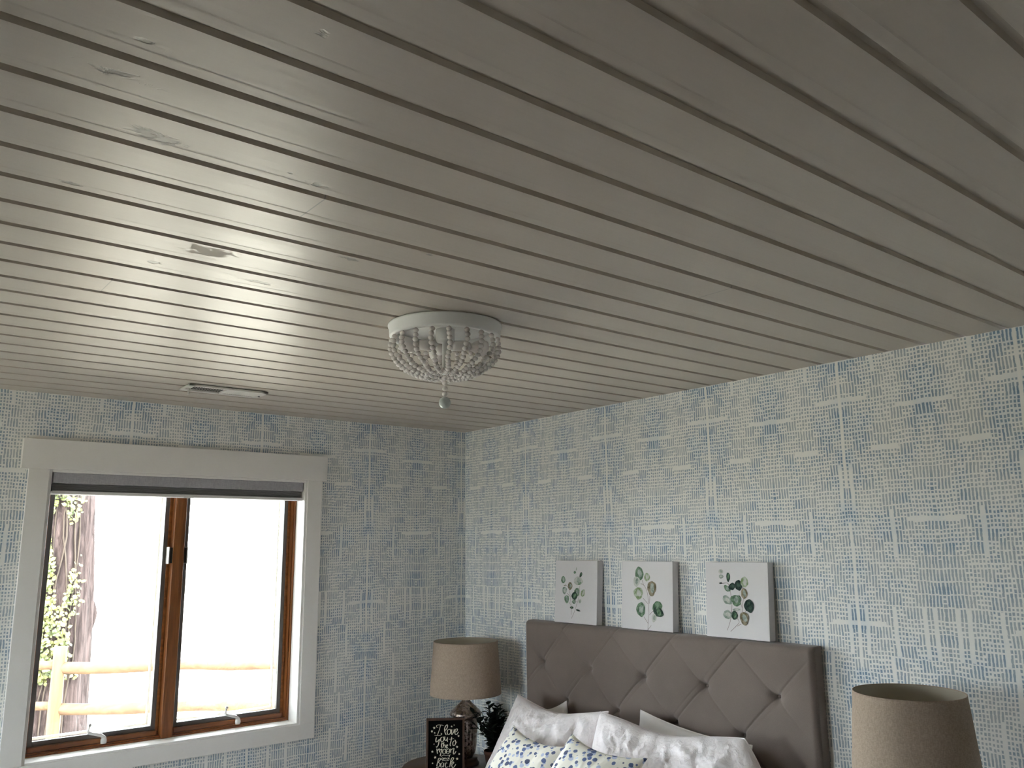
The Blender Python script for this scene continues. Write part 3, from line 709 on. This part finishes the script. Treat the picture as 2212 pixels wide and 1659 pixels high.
# ------------------------------------------------------------------ night tables
M_table = wood('brown_table_wood', (.075, .040, .018), (.13, .07, .032), .4, 0)
def night_table(cx, cy, r, zt, label):
    rt = root('night_table', (cx, cy, 0), label, 'night table', 'round wooden night tables')
    MB().lathe([(.0001, zt-.026), (r-.012, zt-.026), (r, zt-.018), (r, zt-.006), (r-.006, zt), (.0001, zt)], (0, 0, 0), 72).build('tabletop', M_table, rt)
    MB().lathe([(r-.05, zt-.10), (r-.05, zt-.026), (r-.07, zt-.026), (r-.07, zt-.10)], (0, 0, 0), 60, closed=True).build('apron', M_table, rt)
    for i in range(4):
        a = PI/4+i*PI/2; c_, s_ = math.cos(a), math.sin(a)
        MB().tube([((r-.06)*c_, (r-.06)*s_, zt-.03), ((r-.05)*c_, (r-.05)*s_, zt*.5), ((r-.03)*c_, (r-.03)*s_, 0)], [.022, .017, .013], 12).build('leg', M_table, rt)
    MB().lathe([(.0001, .20), (r-.07, .20), (r-.06, .21), (r-.07, .22), (.0001, .22)], (0, 0, 0), 48).build('lower_shelf', M_table, rt)
    return rt
TZ = H-1.785
night_table(-.335, -.36, .262, TZ, 'round brown night table between the window wall and the bed')
night_table(-.36, -2.80, .262, TZ, 'round brown night table on the far right side of the bed')

# ------------------------------------------------------------------ lamps
M_shade = linen('oatmeal_linen', (.46, .365, .285), (.33, .262, .205), 1.)
M_shade_in = simple('shade_lining', (.42, .38, .30), .8)
def mercury():
    g = G('mercury_glass', .16, (.55, .54, .50), 1.); P = g.obj()
    n = g.noise(P, 70, 5, .7); d = g.noise(P, 14, 3)
    g.set('Base Color', g.mix(g.map(g.math('ADD', n, d), .98, 1.28), (.70, .60, .56), (.09, .08, .065)))
    g.set('Roughness', g.math('ADD', .12, g.math('MULTIPLY', n, .3))); g.bump(n, .5, .003); return g.m
M_merc = mercury()
M_ltwood = wood('dark_lamp_wood', (.05, .025, .014), (.09, .045, .022), .4, 0)
def table_lamp(cx, cy, zt, rt_, rb, ztop, zbot, label):
    rt = root('table_lamp', (cx, cy, zt), label, 'lamp', 'mercury-glass table lamps by the bed'); zt0 = zt
    a, b = ztop-zt, zbot-zt; n = 72; e = .0025
    MB().lathe([(rb, b), (rb, b+.006), (rt_, a-.006), (rt_, a), (rt_-e, a), (rt_-e, a-.006), (rb-e, b+.006), (rb-e, b)], (0, 0, 0), n, closed=True).build('lamp_shade', [M_shade], rt)
    mb = MB(); mb.lathe([(rt_-.0032, a-.002), (rb-.0032, b+.002), (rb-.0036, b+.002), (rt_-.0036, a-.002)], (0, 0, 0), n, closed=True); mb.build('shade_lining', M_shade_in, rt)
    # wire spider and finial
    mb = MB()
    for i in range(3):
        t = i*2*PI/3+.4; mb.tube([(0, 0, a-.10), ((rt_-.0)*math.cos(t), (rt_-.0)*math.sin(t), a-.09)], .0018, 6)
    mb.tube([(0, 0, b-.02), (0, 0, a-.095)], .004, 8); mb.build('harp', M_brass, rt)
    MB().lathe([(.012, b-.012), (.016, b), (.016, b+.05), (.001, b+.055)], (0, 0, 0), 20).build('lamp_socket', M_brass, rt)
    # dark wood foot
    MB().lathe([(.068, 0), (.070, .008), (.064, .016), (.060, .026), (.062, .032), (.0001, .032)], (0, 0, 0), 48).build('foot', M_ltwood, rt)
    h = b-.012-.032
    prof = [(.0001, 0), (.034, .0), (.040, .03*h), (.050, .10*h), (.056, .25*h), (.060, .45*h), (.063, .60*h), (.066, .66*h), (.082, .69*h), (.083, .72*h), (.074, .76*h),
            (.056, .82*h), (.036, .88*h), (.022, .93*h), (.017, .96*h), (.022, .985*h), (.014, h)]
    MB().lathe([(r, z_+.032) for r, z_ in prof], (0, 0, 0), 96, flute=lambda t, zz: 1+(.03*math.cos(12*t) if .045 < zz < .66*h else 0)).build('glass_body', M_merc, rt)
    return rt
table_lamp(-.27, -.378, TZ, .170, .187, H-1.175, H-1.441, 'mercury-glass table lamp with linen shade beside the black lettered sign')
table_lamp(-.33, -2.773, TZ, .160, .182, H-1.1355, H-1.40, 'table lamp with linen shade at the right side of the bed')

# ------------------------------------------------------------------ lettered sign
M_black = simple('black_board', (.004, .004, .004), .9, spec=.04)
M_letter = simple('cream_lettering', (.66, .64, .52), .8)
M_sframe = wood('sign_frame_wood', (.045, .022, .012), (.08, .038, .02), .5, 2)
SW, SH = .190, .262
sg = root('lettered_sign', (-.468, -.482, TZ), "small black framed sign reading 'I love you to the moon and back'", 'sign')
sg.rotation_euler = (math.radians(-3.0), 0, math.atan2(-.629, .778)+.06)
mb = MB(); fw = .0105
mb.box(-SW/2, -SW/2+fw, -.010, .012, 0, SH); mb.box(SW/2-fw, SW/2, -.010, .012, 0, SH)
mb.box(-SW/2+fw, SW/2-fw, -.010, .012, 0, fw); mb.box(-SW/2+fw, SW/2-fw, -.010, .012, SH-fw, SH)
mb.build('frame', M_sframe, sg, bevel=.001)
MB().box(-SW/2+fw, SW/2-fw, -.003, .008, fw, SH-fw).build('board', M_black, sg)
mb = MB()
def SP(u, v, d=0.): return (-SW/2+u*SW, -.0034-d, SH-v*SH)
for li, (wt, st) in enumerate(LETTERING):
    c_ = catmull([(u*SW, v*SH, 0) for u, v in st], 6); n_ = len(c_); vs = []
    for i, p in enumerate(c_):
        t = (c_[min(i+1, n_-1)]-c_[max(i-1, 0)]).normalized(); w_ = (.0008+.0014*wt*abs(t.y)**1.3)*(.55 if i in (0, n_-1) else 1)
        q_ = Vector((-t.y, t.x, 0))*w_
        for sg_ in (1, -1): vs.append(SP((p.x+sg_*q_.x)/SW, (p.y+sg_*q_.y)/SH, .00002*li))
    mb.add(vs, [(2*i, 2*i+2, 2*i+3, 2*i+1) for i in range(n_-1)])
for u, v, r in STARS:
    vs = [SP(u, v)]; rr = r*SW
    for i in range(10):
        t = PI/2+PI*i/5+.15; q_ = rr*(1 if i % 2 == 0 else .48); vs.append(SP(u+q_*math.cos(t)/SW, v-q_*math.sin(t)/SH))
    mb.add(vs, [(0, i+1, (i+1) % 10+1) for i in range(10)])
mb.build('lettering', M_letter, sg)

# ------------------------------------------------------------------ potted plant
M_pot = simple('terracotta_pot', (.07, .026, .015), .8, vary=.2); M_soil = simple('potting_soil', (.02, .014, .01), .95)
M_leafd = simple('dark_plant_leaf', (.006, .010, .006), .7, spec=.15, vary=.3)
pl = root('potted_plant', (-.235, -.572, TZ), 'dark leafy plant in a reddish pot between lamp and bed', 'plant')
MB().lathe([(.0001, 0), (.036, 0), (.046, .075), (.050, .076), (.051, .094), (.045, .094), (.044, .08), (.0001, .08)], (0, 0, 0), 40).build('pot', M_pot, pl)
MB().lathe([(.0001, .081), (.042, .081), (.0001, .086)], (0, 0, 0), 24).build('soil', M_soil, pl)
mb = MB(); rnd = random.Random(3)
def leafblade(mb, p, d, L, wd_):
    d = d.normalized(); s_ = d.cross(Vector((0, 0, 1))); s_ = s_.normalized() if s_.length > .01 else Vector((1, 0, 0)); up = s_.cross(d)
    vs = []
    for i in range(6):
        t = i/5; w_ = wd_*math.sin(PI*min(1, t*.92+.08))**.8; c_ = p+d*L*t-up*L*.25*t*t
        vs += [c_-s_*w_, c_+up*w_*.2, c_+s_*w_]
    fs = []
    for i in range(5):
        for k in (0, 1): a = 3*i+k; fs.append((a, a+1, a+4, a+3))
    mb.add(vs, fs, 0, True)
stm = MB()
for i in range(44):
    a = rnd.uniform(0, 2*PI); lean = rnd.uniform(.05, .95); hgt = rnd.uniform(.11, .23)*(1.15-.3*lean)
    tipx = lean*.125
    ps = [Vector((math.cos(a)*tipx*t**1.5, math.sin(a)*tipx*t**1.5, .08+hgt*t)) for t in (0, .25, .5, .75, 1)]
    stm.tube(ps, .0015, 5)
    for k in range(9):
        t = (k+1)/9; q = min(3, int(t*4)); p = ps[q].lerp(ps[q+1], min(1, t*4-q)); b = rnd.uniform(0, 2*PI)
        leafblade(mb, p, Vector((math.cos(b), math.sin(b), rnd.uniform(.1, 1.2))), rnd.uniform(.028, .046), rnd.uniform(.010, .014))
stm.build('stems', M_leafd, pl); mb.build('foliage', M_leafd, pl)

# ------------------------------------------------------------------ outdoors
GZ = -.30
def ground_mat():
    g = G('pale_dry_ground', .9, spec=.2); n = g.noise(g.obj(), 2.5, 6, .6); g.set('Base Color', g.mix(n, (.42, .385, .32), (.52, .48, .41))); g.bump(n, .4, .03); return g.m
mb = MB(); mb.grid(90, 90, lambda u, v: (-60+120*u, -50+130*v, GZ+.03*noise.noise((u*50, v*50, 0))), flip=False)
struct(mb.build('ground', ground_mat()), 'pale ground outside the window', 'ground')
M_rail_w = wood('weathered_fence_wood', (.065, .032, .014), (.115, .066, .030), .8, 0, .5); M_post_w = wood('fence_post_wood', (.075, .040, .016), (.125, .075, .033), .8, 2, .5)
fd = Vector((.77, -.64, 0)).normalized(); fp = Vector((-1.345, 4.0, 0))
fen = root('split_rail_fence', (fp.x, fp.y, GZ), 'split rail wooden fence crossing the view outside the window', 'fence')
def raw_post(h, r, seed):
    mb = MB(); n = 14; vs = []; fs = []; m = 16
    for k in range(m+1):
        for i in range(n):
            a = 2*PI*i/n; rr = r*(1+.16*noise.noise((math.cos(a)*1.5+seed, math.sin(a)*1.5, k*.25))+(.08 if i % 4 == 0 else 0))
            vs.append((rr*math.cos(a)*.8, rr*math.sin(a)*1.1, h*k/m))
    for k in range(m):
        for i in range(n): j = (i+1) % n; fs.append((k*n+i, k*n+j, (k+1)*n+j, (k+1)*n+i))
    fs.append(tuple(m*n+i for i in range(n))); mb.add(vs, fs, 0, True); return mb
for k in (-1, 0, 1):
    o = raw_post(1.26, .062, k*7.).build('fence_post', M_post_w, fen); o.location = fd*2.9*k
def rail(a, b, r0, r1, seed):
    a, b = Vector(a), Vector(b); N = 26; pts = []; rs = []
    for i in range(N+1):
        t = i/N; p = a.lerp(b, t); p.z += .018*noise.noise((t*4+seed, seed, 0)); p.x += .01*noise.noise((t*5, seed, 4)); pts.append(p); rs.append((r0*(1-t)+r1*t)*(1+.10*noise.noise((t*9, seed, 2))))
    return MB().tube(pts, rs, 10)
for k, s_ in ((0, 1), (-1, 2)):
    for zr, r0, r1 in ((.99-GZ-.20, .050, .034), (.36-GZ+.10, .048, .034)):
        a = fd*2.9*k; b = fd*2.9*(k+1)
        o = rail((a.x, a.y, zr), (b.x, b.y, zr+.02), r0, r1, s_*3+zr).build('rail', M_rail_w, fen)

def bark():
    g = G('furrowed_bark', .95, spec=.1); P = g.obj()
    n = g.noise(g.mapping(P, (9, 9, 1.3)), 2.2, 6, .65, .8); g.set('Base Color', g.mix(g.map(n, .35, .68), (.024, .017, .016), (.075, .054, .051))); g.bump(n, 1., .04); return g.m
tr = root('ivy_clad_tree', (-1.345, 5.02, GZ), 'thick bare tree trunk climbed by ivy outside the window', 'tree')
mb = MB()
def trunk(u, v):
    a = 2*PI*u; z_ = 7.5*v
    rr = .40*(1.0-.045*z_) + .16*math.exp(-z_/.45) + .035*noise.noise((math.cos(a)*2.2, math.sin(a)*2.2, z_*.7)) + .018*noise.noise((math.cos(a)*7, math.sin(a)*7, z_*1.1))
    rr += .07*math.exp(-((z_-1.45)/.16)**2)*math.exp(-((a-0.15) % (2*PI))**2*1.5)
    return (rr*math.cos(a)+.02*z_+.04*math.sin(z_*1.3), rr*math.sin(a), z_)
mb.grid(72, 150, trunk); mb.build('trunk', bark(), tr)
mb = MB()
for k, (a0_, zb, ln, el) in enumerate(((.4, 4.6, 2.4, .8), (2.6, 5.4, 2.2, .7), (4.2, 6.2, 1.9, 1.0), (5.4, 5.9, 2.0, .9), (1.3, 7.1, 1.8, 1.2))):
    p = Vector((.1, 0, zb)); pts = [p.copy()]; d = Vector((math.cos(a0_), math.sin(a0_), el)).normalized()
    for i in range(6): d = (d+Vector((random.uniform(-.2, .2), random.uniform(-.2, .2), .1))).normalized(); p = p+d*ln/6; pts.append(p.copy())
    mb.tube(pts, [.11-.013*i for i in range(7)], 8)
mb.build('branches', bark(), tr)
g = G('ivy_leaf', .5); f_ = g.noise(g.obj(), 9, 3); g.set('Base Color', g.mix(g.map(f_, .35, .65), (.045, .06, .014), (.13, .13, .035))); M_ivy = g.m
rnd = random.Random(11); mb = MB()
for i in range(11000):
    a = rnd.gauss(4.15, .62); z_ = rnd.uniform(.9, 5.2)
    if noise.noise((a*2.2, z_*1.6, 3)) < -.05: continue
    if a > 5.15+.35*noise.noise((z_*2, 0, 9)): continue
    b = trunk((a % (2*PI))/(2*PI), z_/7.5); nx, ny = math.cos(a), math.sin(a)
    d = rnd.uniform(.01, .09); p = Vector((b[0]+nx*d, b[1]+ny*d, z_))
    n_ = Vector((nx+rnd.uniform(-.7, .7), ny+rnd.uniform(-.7, .7), rnd.uniform(-.2, .9))).normalized(); t_ = n_.orthogonal().normalized(); t_.rotate(Matrix.Rotation(rnd.uniform(0, 6.28), 3, n_)); s_ = n_.cross(t_)
    L = rnd.uniform(.014, .028)
    mb.add([p, p+t_*L+s_*L*.7, p+t_*L*1.9, p+t_*L-s_*L*.7, p+t_*.35*L+s_*.5*L*1.3-n_*.004, p+t_*.35*L-s_*.5*L*1.3-n_*.004], [(0, 4, 1, 2), (0, 2, 3, 5)])
ivl = mb.build('ivy_leaves', M_ivy, tr); ivl['kind'] = 'stuff'; ivl['label'] = 'yellow-green ivy leaves'
mb = MB()
for k in range(12):
    a = 3.4+.16*k+rnd.uniform(-.1, .1); pts = []
    for i in range(26):
        z_ = .1+i*.19; a2 = a+.35*noise.noise((k*5., z_*1.1, 0)); b = trunk((a2 % (2*PI))/(2*PI), z_/7.5); pts.append((b[0]+.015*math.cos(a2), b[1]+.015*math.sin(a2), z_))
    mb.tube(pts, rnd.uniform(.004, .009), 5)
mb.build('ivy_stems', simple('ivy_stem', (.04, .028, .02), .9), tr)
# dry undergrowth at the foot of post and tree
mb = MB()
for i in range(900):
    x = rnd.gauss(-.22, .34); y = rnd.uniform(.06, .13); h_ = rnd.uniform(.10, .42)*math.exp(-(x/.6)**2)
    dx, dy = rnd.uniform(-.12, .12), rnd.uniform(-.03, .03); w_ = rnd.uniform(.003, .009)
    mb.add([(x-w_, y, 0), (x+w_, y, 0), (x+dx*.5+w_, y+dy*.5, h_*.6), (x+dx*.5-w_, y+dy*.5, h_*.6), (x+dx, y+dy, h_)], [(0, 1, 2, 3), (3, 2, 4)])
o = mb.build('dry_grass', simple('dry_grass', (.085, .055, .038), .9, vary=.4)); o.location = (-1.3, 4.2, GZ)
tag(o, 'brown dry grass tangled at the foot of the fence post', 'grass', kind='stuff')
